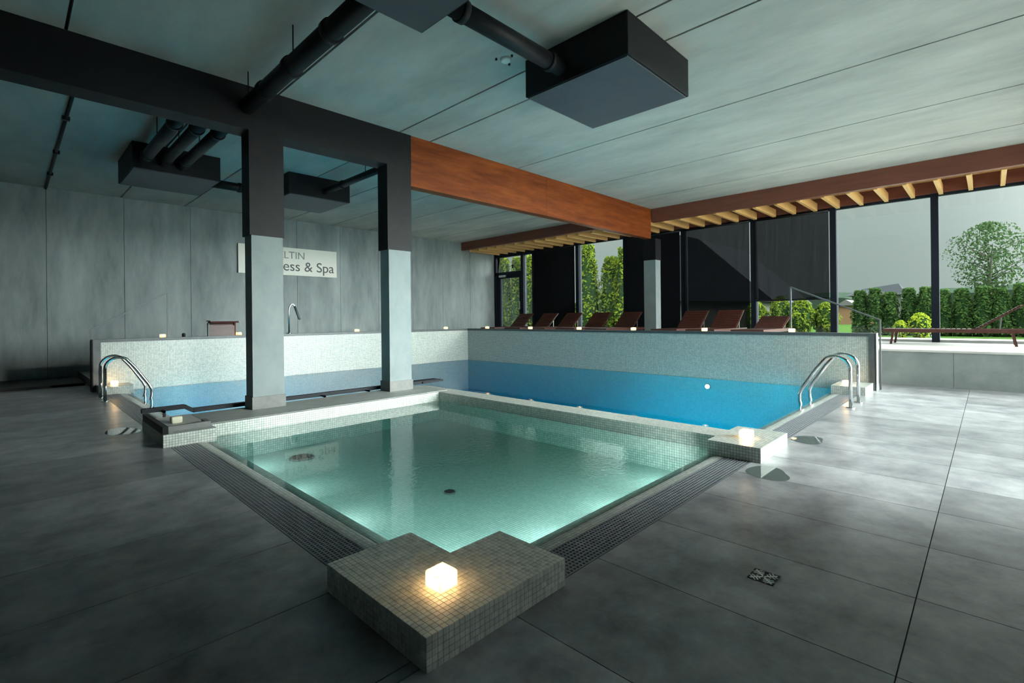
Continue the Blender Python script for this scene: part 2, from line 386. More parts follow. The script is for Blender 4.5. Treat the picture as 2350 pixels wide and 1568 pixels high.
# ================================================================== CEILING
ceil = MB().box(XL, 13.3, YR, BY + 0.1, ZC + 0.05, ZC + 0.25).build('ceiling', M['ceiling_gap'])
struct(ceil, 'ceiling of long concrete slabs with dark joints')
def slabs(xj, y0, y1, g=0.013):
    for a, b in zip(xj, xj[1:]):
        MB().box(a + g, b - g, y0, y1, ZC, ZC + 0.06).build('ceiling_slab', M['ceiling'], ceil)
slabs([XL, -1.5, 0.4, 2.30, 4.0, 4.55, 6.5, 8.45, 10.22, 11.42], YR, 6.13)
slabs([XL, -1.82, -0.63, 0.56, 1.75, 2.94, 4.13, 5.32, 6.53, 7.7, 8.9, 10.1, 11.42], 6.13, BY)
MB().box(11.42, WX + 0.1, YR, BY, ZC - 0.06, ZC + 0.04).build('soffit_board', M['wood_light'], ceil)

# ================================================================== WALLS
wb = MB().box(XL - 0.2, WX + 0.2, BY + 0.04, BY + 0.25, -0.1, ZC + 0.1).build('wall_back', M['ceiling_gap']); struct(wb, 'back wall of tall grey concrete panels')
px_ = [XL, -2.0, -0.75, 0.56, 1.8, 3.05, 4.3, 5.55, 6.8, 8.05, 9.3, 10.55, 11.8, WX]
for a, b in zip(px_, px_[1:]):
    MB().box(a + 0.004, b - 0.004, BY, BY + 0.05, 0, ZC).build('wall_panel', M['wall'], wb)
struct(MB().box(XL - 0.2, XL, YR, BY + 0.1, -0.1, ZC + 0.1).build('wall_left', M['wall']), 'concrete wall far left of the camera')
struct(MB().box(XL - 0.2, 4.0, YR - 0.2, YR, -0.1, ZC + 0.1).build('wall_right', M['wall']), 'concrete wall right of the camera')
struct(MB().box(XL, 0.99, 11.75, BY - 0.001, 0.001, 0.045).build('baseboard_back', M['black_clad']), 'black plinth step along the foot of the back wall')

# ================================================================== GUTTERS with grating
def gutter(name, horizontal, a0, a1, c0, c1, label):
    r_ = root(name, label)
    ch = MB()
    if horizontal: ch.box(a0, a1, c0, c1, -0.16, -0.06)
    else: ch.box(c0, c1, a0, a1, -0.16, -0.06)
    ch.build('channel', M['channel'], r_)
    g = MB(); z0, z1 = -0.02, -0.001
    wdt = c1 - c0; nl = 9; e = 0.008
    for i in range(nl + 1):
        c = c0 + e + (wdt - 2 * e) * i / nl
        if horizontal: g.box(a0, a1, c - 0.004, c + 0.004, z0, z1)
        else: g.box(c - 0.004, c + 0.004, a0, a1, z0, z1)
    n = int((a1 - a0) / 0.0235)
    for i in range(n):
        a = a0 + 0.01 + i * 0.0235
        if horizontal: g.box(a, a + 0.011, c0 + e, c1 - e, z0, z1 - 0.001)
        else: g.box(c0 + e, c1 - e, a, a + 0.011, z0, z1 - 0.001)
    gr = g.build('grate', M['grate'], r_); gr['kind'] = 'stuff'
    return r_
gutter('trim_1', True, 1.67, 4.09, GY0, GY1, 'grey gutter grating along the right rim of the small pool')
gutter('trim_2', False, 2.0, 5.335, GX0, GX1, 'grey gutter grating along the left rim of the small pool')
gutter('trim_3', True, 4.79, 8.55, GY0, GY1, 'pale gutter grating along the right rim of the blue pool')
gutter('trim_4', False, 6.36, 10.0, GX0, GX1, 'grey gutter grating along the left rim of the blue pool')

# ================================================================== SMALL POOL (whirlpool)
SX1, SY1 = 4.27, 5.53
spa = MB()
FZ = -0.27
spa.box(GX1, 1.42, GY1 + 0.16, SY1, -0.6, -0.035); spa.box(GX1, SX1, GY1, 1.72, -0.6, -0.035)
spa.box(1.42, SX1, 1.72, SY1, -0.6, FZ)
so = spa.build('small_pool_basin', M['mosaic_floor']); struct(so, 'tiled basin of the small pool')
rim = MB()
n_ = 6                                                     # gently sloping tiled rim that dips under the water
for i in range(n_):
    a = GX1 + 0.165 * i / n_; b = GX1 + 0.165 * (i + 1) / n_
    za = -0.002 - 0.03 * (i / n_) ** 2; zb = -0.002 - 0.03 * ((i + 1) / n_) ** 2
    rim.quad((a, GY1 + (a - GX1), za), (b, GY1 + (b - GX1), zb), (b, SY1, zb), (a, SY1, za))
    a2 = GY1 + 0.165 * i / n_; b2 = GY1 + 0.165 * (i + 1) / n_
    rim.quad((GX1 + (a2 - GY1), a2, za), (SX1, a2, za), (SX1, b2, zb), (GX1 + (b2 - GY1), b2, zb))
ro = rim.build('rim', M['mosaic'], so)
wt = MB().box(1.30, SX1 + 0.01, 1.60, SY1 + 0.01, FZ - 0.03, -0.008).build('small_pool_water', M['spa_water']); struct(wt, 'clear teal water of the small pool')
# fittings on the floor of the small pool
def fitting(x, y, z, r, label):
    t_ = thing('pool_fitting', label, 'drain', (x, y, z), 0)
    MB().tube([(0, 0, 0), (0, 0, 0.012)], r, 24, True, [r, r * 0.9]).build('flange', M['coping'], t_)
    g = MB()
    for k in range(-3, 4):
        hw = math.sqrt(max(0.05, 1 - (k / 4) ** 2)) * r * 0.75
        g.box(-hw, hw, k * r / 4.6 - r * 0.05, k * r / 4.6 + r * 0.05, 0.011, 0.017)
    g.build('grille', M['black_metal'], t_)
fitting(2.12, 5.05, FZ, 0.13, 'dark round suction grille under water near the left kerb')
fitting(2.52, 3.14, FZ, 0.05, 'small round fitting on the small pool floor')

# ================================================================== KERBS and CORNER BLOCKS
kj = MB().poly([(1.418, SY1), (4.57, SY1), (4.57, 6.30), (1.418, 6.30)], -1.4, ZT).build('column_kerb', M['mosaic'])
tag(kj, 'long tiled kerb carrying the two concrete columns', 'kerb')
MB().box(1.42, 4.45, SY1 + 0.05, 6.295, ZT, ZT + 0.004).build('top_slab', M['kerb_stone'], kj)
kr = MB().box(SX1, 4.57, 1.686, SY1 - 0.001, -1.4, ZT).build('dividing_kerb', M['mosaic']); tag(kr, 'tiled kerb dividing the small pool from the blue pool', 'kerb')
blk = MB().box(4.09, 4.79, 1.27, 1.685, -0.3, ZT).build('corner_block', M['mosaic'], None); tag(blk, 'square-cut tiled corner block with a lit lantern at the blue pool', 'block')
lb = thing('corner_block', 'tiled corner block with dark edging beside the first column', 'block', (0, 0, 0))
MB().box(0.985, 1.417, 5.335, 6.33, -0.3, ZT).build('body', M['mosaic'], lb)
ed = MB().box(0.985, 1.03, 5.36, 6.3, ZT, 0.185); ed.build('edging', M['black_clad'], lb)
MB().box(1.03, 1.40, 5.47, 5.51, ZT, 0.165).build('edging', M['plinth'], lb)
MB().box(1.365, 1.405, 5.51, 5.66, ZT, 0.165).build('edging', M['coping'], lb)
MB().box(1.03, 1.40, 5.51, 6.28, ZT, ZT + 0.012).build('tray', M['deck'], lb)
# far corner blocks
b1 = MB().box(8.45, PX, 1.25, 1.66, -0.3, ZT).build('corner_block', M['mosaic']); tag(b1, 'low tiled block in the far right corner of the pool behind the ladder', 'block')
b2 = MB().box(1.02, 1.45, 9.95, PY, -0.3, ZT).build('corner_block', M['mosaic']); tag(b2, 'low tiled block in the far left corner of the pool behind the ladder', 'block')

# near L-shaped block with single tiles
nb = thing('corner_block', 'large L-shaped mosaic corner block nearest the camera with a glowing lantern', 'block', (0, 0, 0))
BX0, BX1, BY0, BY1, NX, NY = 0.943, 1.672, 1.303, 2.005, 1.364, 1.701
PT = 0.0234
L = [(BX0, BY0), (BX1, BY0), (BX1, NY), (NX, NY), (NX, BY1), (BX0, BY1)]
ins = 0.0022
Li = [(BX0 + ins, BY0 + ins), (BX1 - ins, BY0 + ins), (BX1 - ins, NY - ins), (NX - ins, NY - ins), (NX - ins, BY1 - ins), (BX0 + ins, BY1 - ins)]
MB().poly(Li, -0.3, ZT - ins).build('body', M['tile_grout'], nb)
nxa = round((BX1 - BX0) / PT); pxa = (BX1 - BX0) / nxa
nya = round((BY1 - BY0) / PT); pya = (BY1 - BY0) / nya
tiles = []
gp = 0.00115
def inL(x, y): return (x < NX or y < NY)
for i in range(nxa):
    for j in range(nya):
        cx_, cy_ = BX0 + (i + .5) * pxa, BY0 + (j + .5) * pya
        if inL(cx_, cy_): tiles.append(((cx_, cy_, ZT), 'T'))
for i in range(nxa):
    cx_ = BX0 + (i + .5) * pxa
    for k in range(5): tiles.append(((cx_, BY0, (k + .5) * PT), 'Y'))
for j in range(nya):
    cy_ = BY0 + (j + .5) * pya
    for k in range(5): tiles.append(((BX0, cy_, (k + .5) * PT), 'X'))
for j in range(nya):                                       # faces towards the water
    cy_ = BY0 + (j + .5) * pya
    for k in range(5):
        tiles.append(((BX1 if cy_ < NY else NX, cy_, (k + .5) * PT), 'x'))
for i in range(nxa):
    cx_ = BX0 + (i + .5) * pxa
    for k in range(5):
        tiles.append(((cx_, BY1 if cx_ < NX else NY, (k + .5) * PT), 'y'))
th = 0.0022
def tile_box(kind):
    hx, hy, hz = pxa / 2 - gp, pya / 2 - gp, PT / 2 - gp
    q = MB()
    if kind == 'T': q.box(-hx, hx, -hy, hy, -th - .001, 0)
    elif kind == 'Y': q.box(-hx, hx, 0, th + .001, -hz, hz)
    elif kind == 'y': q.box(-hx, hx, -th - .001, 0, -hz, hz)
    elif kind == 'X': q.box(0, th + .001, -hy, hy, -hz, hz)
    else: q.box(-th - .001, 0, -hy, hy, -hz, hz)
    return q
tm = {k: tile_box(k).mesh('tile', M['tile']) for k in 'TYX'}
def px_area(tl):
    (x, y, z), k = tl
    if k in 'xy': return 0
    v = Vector((x, y, z - H)); d = v.dot(fw); nrm = {'T': Vector((0, 0, 1)), 'Y': Vector((0, -1, 0)), 'X': Vector((-1, 0, 0))}[k]
    return abs(v.normalized().dot(nrm)) / d ** 2
tiles.sort(key=px_area, reverse=True)
for (p, k) in tiles[:300]:
    o = link('tile', tm[k], nb); o.location = p
rest = MB()
for (p, k) in tiles[300:]:
    q = tile_box(k); n = len(rest.v)
    rest.v += [(a + p[0], b + p[1], c + p[2]) for a, b, c in q.v]; rest.f += [tuple(n + i for i in f) for f in q.f]
ro_ = rest.build('tile_field', M['tile'], nb); ro_['kind'] = 'stuff'

# dark rail on short posts along the pool side of the column kerb
rl = thing('low_rail', 'low dark rail on short posts behind the two columns', 'rail', (0, 0, 0))
bar = MB(); prof = [(0.99, 0.20), (1.38, 0.20), (1.46, 0.148), (4.9, 0.148)]
for (xa, za), (xb, zb) in zip(prof, prof[1:]): bar.bar((xa, 6.40, za), (xb, 6.40, zb), 0.07, 0.045)
bar.build('bar', M['navy_bar'], rl)
for x in (1.17, 2.0, 2.95, 3.6, 4.3):
    z = 0.195 if x < 1.45 else 0.145
    MB().box(x - 0.012, x + 0.012, 6.27, 6.295, ZT if x < 1.45 else ZT + .004, z).build('post', M['black_metal'], rl)
    MB().box(x - 0.012, x + 0.012, 6.27, 6.39, z - 0.02, z).build('bracket', M['black_metal'], rl)
MB().box(4.58, 4.98, 6.34, 6.6, 0.135, 0.160).build('end_plate', M['navy_bar'], rl)

# ================================================================== COLUMNS, BEAMS
def column(x0, x1, label):
    t_ = thing('column', label, 'column', (0, 0, 0))
    MB().box(x0 - 0.012, x1 + 0.012, 6.04, 6.29, ZT + 0.004, 0.262).build('plinth', M['plinth'], t_)
    MB().box(x0, x1, 6.055, 6.275, 0.262, 2.2).build('shaft', M['column'], t_)
    MB().box(x0 - 0.022, x1 + 0.012, 6.04, 6.29, 2.14, 3.345).build('cladding', M['black_clad'], t_)
column(1.985, 2.34, 'pale concrete column with black upper cladding, left of the two')
column(3.805, 4.172, 'pale concrete column with black upper cladding under the wooden beam end')
t_ = thing('column', 'slim wall column with black top beside the window wall', 'column', (0, 0, 0))
MB().box(11.4, 11.66, 5.94, 6.26, DECK, 2.57).build('shaft', M['column'], t_)
MB().box(11.39, 11.67, 5.93, 6.27, 2.57, 3.1).build('cladding', M['black_clad'], t_)
db = MB().box(XL, 4.19, 6.04, 6.33, 3.345, ZC - 0.001).build('black_beam', M['black_clad']); tag(db, 'black clad ceiling beam resting on the two columns', 'beam')
wbm = thing('wooden_beam', 'deep orange-brown wooden beam running to the window wall', 'beam', (0, 0, 0))
MB().box(4.19, 7.3, 6.05, 6.22, 3.105, ZC - 0.001).build('beam_length', M['wood'], wbm)
MB().box(7.305, 11.39, 6.05, 6.22, 3.105, ZC - 0.001).build('beam_length', M['wood'], wbm)
ub = MB().box(11.4, 11.53, YR, 6.045, 3.52, ZC - 0.001).build('wooden_beam', M['wood_dark']); tag(ub, 'red-brown wooden beam above the clear right-hand windows', 'beam')
ub2 = MB().box(11.4, 11.53, 6.225, BY - 0.001, 3.57, ZC - 0.001).build('wooden_beam', M['wood_dark']); tag(ub2, 'red-brown wooden beam meeting the back wall above the glass door', 'beam')
jm = MB().box(11.535, 12.98, -0.032, 0.032, 3.50, 3.68).mesh('joist', M['wood_light'])
jy = [6.23 - 0.428 * k for k in range(24)] + [6.66 + 0.428 * k for k in range(16)]
jr = thing('joist_row', 'row of pale wooden joists between beam and window head', 'joists', (0, 0, 0))
for y in jy:
    if y < YR + .1 or y > BY - .1: continue
    o = link('joist', jm, jr); o.location = (0, y, 0)
MB().box(12.985, WX + 0.06, YR, BY, 3.545, 3.789).build('header_board', M['wood_dark'], jr)

# ================================================================== PARAPET of the big pool, deck, steps
pr_ = root('wall_pool_right', 'tiled parapet wall at the far right side of the blue pool')
MB().box(PX, 9.25, 1.225, PY, -1.4, PAR - 0.05).build('tiled_wall', M['mosaic'], pr_)
MB().box(PX - 0.012, 9.262, 1.215, PY + 0.13, PAR - 0.05, PAR).build('coping', M['coping'], pr_)
MB().box(PX - 0.012, PX, 1.215, 1.30, 0, PAR - 0.05).build('end_trim', M['coping'], pr_)
MB().box(PX - 0.012, 9.262, 1.205, 1.225, 0, PAR).build('end_face', M['panel_light'], pr_)
pb = root('wall_pool_back', 'tiled parapet wall at the far left side of the blue pool')
MB().box(1.0, 9.25, PY, 10.61, -1.4, PAR - 0.05).build('tiled_wall', M['mosaic'], pb)
MB().box(0.985, PX - 0.013, PY - 0.012, 10.62, PAR - 0.05, PAR).build('coping', M['coping'], pb)
MB().box(0.985, 1.085, PY - 0.012, PY, 0, PAR - 0.05).build('end_trim', M['coping'], pb)
MB().box(0.970, 0.985, PY - 0.012, 10.62, 0, PAR).build('end_face', M['black_clad'], pb)
dk = MB().poly([(9.25, 2.32), (10.18, 2.32), (10.18, YR), (WX + .1, YR), (WX + .1, BY), (2.05, BY), (2.05, 10.61), (9.25, 10.61)], 0.0, DECK).build('floor_deck', M['deck'])
struct(dk, 'raised pale stone deck along the windows and back wall')
yy = [YR, -0.5, 0.4, 1.3, 2.31]
for a, b in zip(yy, yy[1:]):
    MB().box(10.165, 10.18, a + 0.003, b - 0.003, 0, DECK - 0.03).build('cladding_panel', M['panel'], dk)
MB().box(10.15, 10.19, YR, 2.31, DECK - 0.03, DECK + 0.001).build('deck_edge', M['deck'], dk)
st = root('steps_right', 'pale steps up to the deck beside the right handrail')
for k in range(3): MB().box(9.263, 10.14, 1.32 + 0.33 * k, 2.32, 0.143 * k, 0.143 * (k + 1)).build('step', M['deck'], st)
st = root('steps_left', 'dark steps up to the back deck beside the left handrail')
for k in range(3): MB().box(1.02 + 0.34 * k, 2.05, 10.63, BY, 0.143 * k, 0.143 * (k + 1)).build('step', M['coping'], st)

# ---- big pool basin and water
bp_ = MB()
bp_.box(GX1, PX, GY1, PY, -1.5, -1.4)
bp_.box(GX1 - 0.1, 1.42, 6.30, PY, -1.4, -0.03); bp_.box(4.57, PX, GY1 - 0.1, 1.72, -1.4, -0.03)
bo = bp_.build('pool_basin', M['pool_tile']); struct(bo, 'basin of the large blue pool')
rim = MB()
for i in range(n_):
    a = GX1 + 0.165 * i / n_; b = GX1 + 0.165 * (i + 1) / n_
    za = -0.002 - 0.03 * (i / n_) ** 2; zb = -0.002 - 0.03 * ((i + 1) / n_) ** 2
    rim.quad((a, 6.3, za), (b, 6.3, zb), (b, 9.96, zb), (a, 9.96, za))
    a2 = GY1 + 0.165 * i / n_; b2 = GY1 + 0.165 * (i + 1) / n_
    rim.quad((4.79, a2, za), (8.5, a2, za), (8.5, b2, zb), (4.79, b2, zb))
rim.build('rim', M['mosaic'], bo)
# pool-tile lining of the submerged walls
MB().box(PX - 0.006, PX, 1.72, PY, -1.4, -0.02).build('wall_lining', M['pool_tile'], bo)
MB().box(1.42, PX - 0.006, PY - 0.006, PY, -1.4, -0.02).build('wall_lining', M['pool_tile'], bo)
bw = MB().poly([(4.56, 1.60), (PX + .01, 1.60), (PX + .01, PY + .01), (1.30, PY + .01), (1.30, 6.29), (4.56, 6.29)], -1.42, -0.01).build('pool_water', M['pool_water'])
struct(bw, 'bright blue water of the large pool')

# ================================================================== WINDOW WALL
mull = [13.34, 11.42, 9.53, 7.77, 5.97, 4.17, 2.49, 0.77, YR + 0.05]
HEAD = 3.545
for n, (a, b) in enumerate(zip(mull, mull[1:]), 1):
    if n == 1: continue
    t_ = root('window_%d' % n, 'tall dark-framed window pane of the garden front, bay %d from the back wall' % n)
    MB().box(WX - 0.09, WX + 0.09, b - 0.06, b + 0.06, DECK, HEAD).build('mullion', M['frame'], t_)
    MB().box(WX - 0.05, WX + 0.05, b + 0.06, a - 0.06, DECK, DECK + 0.05).build('bottom_rail', M['steel'] if n > 6 else M['frame'], t_)
    MB().box(WX - 0.05, WX + 0.05, b + 0.06, a - 0.06, HEAD - 0.05, HEAD).build('top_rail', M['frame'], t_)
    MB().box(WX + 0.02, WX + 0.028, b + 0.06, a - 0.06, DECK + 0.05, HEAD - 0.05).build('pane', M['glass'], t_)
# glass door at the back wall
d1 = root('door_1', 'glazed garden door with closer in a dark frame beside the back wall')
fr = MB(); y0, y1 = 11.42, 13.39
fr.box(WX - 0.09, WX + 0.09, y1 - 0.1, y1, DECK, HEAD); fr.box(WX - 0.09, WX + 0.09, y0 - 0.06, y0 + 0.06, DECK, HEAD)
fr.box(WX - 0.09, WX + 0.09, 11.9, 12.02, DECK, HEAD); fr.box(WX - 0.09, WX + 0.09, y0, y1, HEAD - 0.13, HEAD)
fr.box(WX - 0.09, WX + 0.09, 12.0, y1, 2.72, 2.85)
fr.build('frame', M['frame'], d1)
lf = MB(); lf.box(WX - 0.06, WX + 0.04, 12.02, 12.12, DECK, 2.72); lf.box(WX - 0.06, WX + 0.04, 13.08, 13.29, DECK, 2.72); lf.box(WX - 0.06, WX + 0.04, 12.1, 13.1, 2.62, 2.72); lf.box(WX - 0.06, WX + 0.04, 12.1, 13.1, DECK, DECK + 0.12)
leafo = lf.build('door_leaf', M['frame'], d1)
MB().box(WX - 0.13, WX - 0.06, 12.75, 13.1, 2.66, 2.74).build('door_closer', M['steel'], leafo)
MB().box(WX - 0.105, WX - 0.06, 12.06, 12.08, 1.45, 1.75).build('door_handle', M['steel'], leafo)
MB().box(WX, WX + 0.008, 12.02, 13.29, DECK + .1, 2.72).build('pane', M['glass'], d1)
MB().box(WX, WX + 0.008, 12.02, 13.29, 2.85, HEAD - .13).build('pane', M['glass'], d1)
MB().box(WX, WX + 0.008, 11.48, 11.9, DECK, HEAD - .13).build('pane', M['glass'], d1)
MB().box(WX - 0.008, WX - 0.004, 12.46, 12.54, 2.98, 3.12).build('sticker', M['black_metal'], d1)
# unseen glazed end wall, added to let daylight in from the right
for n, (a, b) in enumerate(((4.0, 5.3), (5.3, 6.6), (6.6, 8.4), (8.4, 10.18), (10.18, 11.7), (11.7, 13.1)), 20):
    t_ = root('window_%d' % n, 'unseen glazed end wall bay added for daylight from the right')
    MB().box(a, a + 0.1, YR - 0.08, YR + 0.05, 0 if a < 10 else DECK, HEAD).build('mullion', M['frame'], t_)
    MB().box(a + .1, b, YR - 0.05, YR + 0.03, HEAD - .06, HEAD).build('top_rail', M['frame'], t_)
    MB().box(a + .1, b, YR - 0.012, YR - 0.004, 0 if a < 10 else DECK, HEAD - .06).build('pane', M['glass'], t_)
struct(MB().box(4.0, WX + .1, YR - 0.2, YR, HEAD, ZC + 0.1).build('trim_6', M['wall_dark']), 'lintel above the added glazed end wall')

def blind(y0, y1, zb, label, mat='blind'):
    t_ = thing('roller_blind', label, 'blind', (0, 0, 0), 0, 'dark roller blinds on the window wall')
    MB().box(WX - 0.125, WX - 0.122, y0, y1, zb, HEAD - 0.02).build('fabric', M[mat], t_)
    MB().box(WX - 0.14, WX - 0.11, y0, y1, zb - 0.035, zb).build('bottom_bar', M['black_metal'], t_)
    MB().tube([(WX - 0.13, y0, HEAD - 0.06), (WX - 0.13, y1, HEAD - 0.06)], 0.03, 12).build('roller', M['black_metal'], t_)
blind(9.6, 11.35, DECK + 0.04, 'dark roller blind fully lowered next to the glass door')
blind(6.04, 7.70, DECK + 0.04, 'dark roller blind fully lowered behind the slim wall column')
blind(4.24, 5.90, DECK + 0.04, 'dark roller blind fully lowered with a roof silhouette behind it', 'blind_thin')
blind(2.56, 4.10, 1.52, 'dark roller blind lowered only part way, garden visible below', 'blind_thin')

# ================================================================== CEILING UNITS AND DUCTS
def unit(x0, x1, y0, y1, label):
    t_ = thing('ventilation_box', label, 'ceiling unit', (0, 0, 0))
    MB().box(x0, x1, y0, y1, 3.46, ZC - 0.002).build('casing', M['black_clad'], t_, 0.006)
    MB().box(x0 + 0.02, x1 - 0.02, y0 + 0.02, y1 - 0.02, 3.45, 3.462).build('bottom_panel', M['unit_bottom'], t_)
M['unit_bottom'] = plain('unit_bottom', (0.055, 0.055, 0.066), 0.5, 0, (0.07, 0.07, 0.08), 4)
unit(3.84, 5.06, 2.24, 3.45, 'large black square ceiling box right of centre')
unit(1.15, 2.376, 2.03, 3.256, 'black square ceiling box cut off by the top edge')
unit(1.32, 2.50, 9.05, 10.35, 'black ceiling box with three ducts, left behind the black beam')
unit(3.60, 4.79, 9.01, 10.3, 'black ceiling box seen between the two columns')
def duct(p0, p1, r, label, collars=(), rods=()):
    t_ = thing('duct', label, 'duct', (0, 0, 0))
    MB().tube([p0, p1], r, 20).build('pipe', M['black_metal'], t_)
    p0 = Vector(p0); p1 = Vector(p1); d = (p1 - p0).normalized()
    for c in collars:
        q = p0.lerp(p1, c); MB().tube([q - d * 0.03, q + d * 0.03], r + 0.014, 20).build('collar', M['black_metal'], t_)
    for c in rods:
        q = p0.lerp(p1, c); s_ = Vector((-d.y, d.x, 0)) * (r + 0.008)
        MB().tube([q + s_, Vector((q.x + s_.x, q.y + s_.y, ZC - 0.001))], 0.006, 6).build('hanger_rod', M['black_metal'], t_)
duct((1.95, 3.27, 3.60), (1.95, 6.035, 3.60), 0.088, 'black round duct running to the black beam', (0.25, 0.55, 0.8), (0.45, 0.88))
duct((2.39, 2.98, 3.60), (3.83, 2.98, 3.60), 0.078, 'black round duct joining the two near ceiling boxes', (0.12, 0.88))
for i, x in enumerate((1.47, 1.71, 1.95)):
    duct((x, 6.34, 3.60), (x, 9.04, 3.60), 0.075, ('leftmost', 'middle', 'rightmost')[i] + ' of the three parallel black ducts on the left box', (0.3, 0.9), (0.5,))
duct((4.29, 6.34, 3.60), (4.29, 9.0, 3.60), 0.06, 'black round duct to the ceiling box between the columns', (0.75,), (0.4,))
duct((2.51, 9.9, 3.62), (3.59, 9.9, 3.62), 0.075, 'black round duct joining the two far ceiling boxes', (0.5,))
cb = thing('cable_conduit', 'thin dark conduit along the ceiling at the far left', 'conduit', (0, 0, 0))
MB().tube([(0.56, 6.34, 3.83), (0.56, BY - 0.01, 3.83)], 0.022, 10).build('pipe', M['black_metal'], cb)
for y in (7.0, 8.6, 10.4, 12.0): MB().box(0.52, 0.60, y - 0.03, y + 0.03, 3.80, ZC - 0.001).build('bracket', M['black_metal'], cb)
cg = thing('ceiling_fitting', 'small round pale ceiling fitting with black anchors', 'fitting', (3.67, 3.45 + 0.12, 0))
MB().tube([(0, 0, ZC - 0.03), (0, 0, ZC - 0.001)], 0.055, 20, True, [0.045, 0.06]).build('plate', M['white_plastic'], cg)
for k in range(3):
    an = 2.1 * k + 0.4; MB().cyl(0.1 * math.cos(an), 0.1 * math.sin(an), ZC - 0.02, ZC - 0.001, 0.012, 10).build('anchor', M['black_metal'], cg)

# ================================================================== SIGN
sg = thing('wall_sign', 'white wall sign lettered Wellness & Spa behind the first column', 'sign', (0, 0, 0))
MB().box(4.06, 6.65, BY - 0.075, BY - 0.03, 2.35, 3.09).build('board', M['sign_white'], sg)
MB().box(4.15, 6.55, BY - 0.03, BY - 0.001, 2.42, 3.02).build('backing', M['black_metal'], sg)
def lettering(txt, size, xr, z, mat):
    cu_ = bpy.data.curves.new('txt', 'FONT'); cu_.body = txt; cu_.size = size; cu_.align_x = 'RIGHT'; cu_.extrude = 0.003
    o = bpy.data.objects.new('txt', cu_); C.objects.link(o)
    bpy.context.view_layer.update()
    me = bpy.data.meshes.new_from_object(o.evaluated_get(bpy.context.evaluated_depsgraph_get()))
    bpy.data.objects.remove(o); me.materials.clear(); me.materials.append(mat)
    l = link('lettering', me, sg); l.location = (xr, BY - 0.078, z); l.rotation_euler = (R(90), 0, 0); return l
lettering('ELTIN', 0.27, 5.74, 2.80, M['sign_ink_grey'])
lettering('Wellness & Spa', 0.375, 6.57, 2.475, M['sign_ink'])

# ================================================================== LADDERS
def arc(c, r, a0, a1, n, ax, s):
    out = []
    for i in range(n + 1):
        a = R(a0 + (a1 - a0) * i / n); out.append((c[0] + r * math.cos(a), c[1] + r * math.sin(a)))
    return out
def ladder(loc, rz, label):
    t_ = thing('pool_ladder', label, 'pool ladder', loc, rz)
    # local +y runs towards the water, rails at x = +-0.25
    prof = [(0, 0), (0, 0.47)] + arc((0.16, 0.47), 0.16, 180, 55, 9, 0, 0) + [(0.36, 0.46), (0.52, 0.20)] + [(0.555, 0.12), (0.555, 0.03), (0.535, -0.06), (0.50, -0.15), (0.50, -1.0)]
    for s in (-1, 1):
        rail = MB().tube([(s * 0.25, a, b) for a, b in prof], 0.021, 12).build('rail', M['chrome'], t_)
        MB().tube([(s * 0.25, 0, 0.0), (s * 0.25, 0, 0.012)], 0.05, 20, True, [0.052, 0.046]).build('flange', M['chrome'], rail)
    for z in (-0.3, -0.55, -0.8): MB().box(-0.25, 0.25, 0.46, 0.54, z, z + 0.025).build('step', M['steel'], t_)
ladder((7.53, 1.225, 0), 0, 'chrome pool ladder at the right edge of the blue pool')
ladder((0.985, 9.35, 0), R(-90), 'chrome pool ladder at the left edge of the blue pool')

# ================================================================== HANDRAILS at the steps
def handrail(pts, name_label):
    t_ = thing('handrail', name_label, 'handrail', (0, 0, 0))
    (a, za0, za1), (b, zb0, zb1) = pts
    MB().box(a[0] - .011, a[0] + .011, a[1] - .011, a[1] + .011, za0, za1).build('post', M['rail_steel'], t_)
    MB().box(b[0] - .011, b[0] + .011, b[1] - .011, b[1] + .011, zb0, zb1).build('post', M['rail_steel'], t_)
    MB().bar((a[0], a[1], za1), (b[0], b[1], zb1), 0.022, 0.022).build('rail', M['rail_steel'], t_)
handrail((((9.30, 1.185), 0, 1.06), ((9.33, 2.40), DECK, 1.62)), 'steel handrail between the blue pool wall and the right steps')
handrail((((0.975, 10.68), 0, 1.02), ((2.06, 10.68), DECK, 1.68)), 'steel handrail at the left steps by the back wall')

# ================================================================== WATER SPOUTS on the back parapet
ws = thing('water_spout', 'wide curved waterfall spout on the back parapet', 'water spout', (2.93, 10.55, PAR))
pf = [(0.05, 0), (0.05, 0.18), (0.03, 0.25), (-0.04, 0.285), (-0.16, 0.29), (-0.20, 0.28)]
sp = MB()
for s0, s1 in ((-0.26, 0.22),):
    for (ya, za), (yb, zb) in zip(pf, pf[1:]):
        sp.quad((s0, ya, za), (s1, ya, za), (s1, yb, zb), (s0, yb, zb))
        sp.quad((s0, ya - 0.03, za - 0.0), (s0, yb - 0.012, zb - 0.03), (s1, yb - 0.012, zb - 0.03), (s1, ya - 0.03, za))
sp.build('chute', M['wood_red'], ws)
MB().box(-0.26, -0.235, -0.02, 0.055, 0, 0.25).build('side_plate', M['coping'], ws); MB().box(0.195, 0.22, -0.02, 0.055, 0, 0.25).build('side_plate', M['wood'], ws)
MB().box(-0.24, 0.20, -0.02, 0.03, 0, 0.2).build('body', M['wood_red'], ws)
MB().box(-0.27, 0.27, -0.20, 0.06, 0.28, 0.298).build('lip', M['coping'], ws)
sh = thing('neck_shower', 'slender steel swan-neck shower on the back parapet', 'shower', (4.19, 10.56, PAR))
MB().tube([(0, 0, 0), (0, 0, 0.5), (0.012, 0, 0.56), (0.045, 0, 0.62), (0.08, 0, 0.635), (0.115, 0, 0.60), (0.20, 0, 0.36), (0.215, 0, 0.33)], 0.016, 10).build('pipe', M['steel'], sh)
MB().tube([(0.12, 0, 0.59), (0.215, 0, 0.33), (0.235, 0, 0.30)], 0.028, 10, True, [0.022, 0.028, 0.02]).build('nozzle', M['coping'], sh)
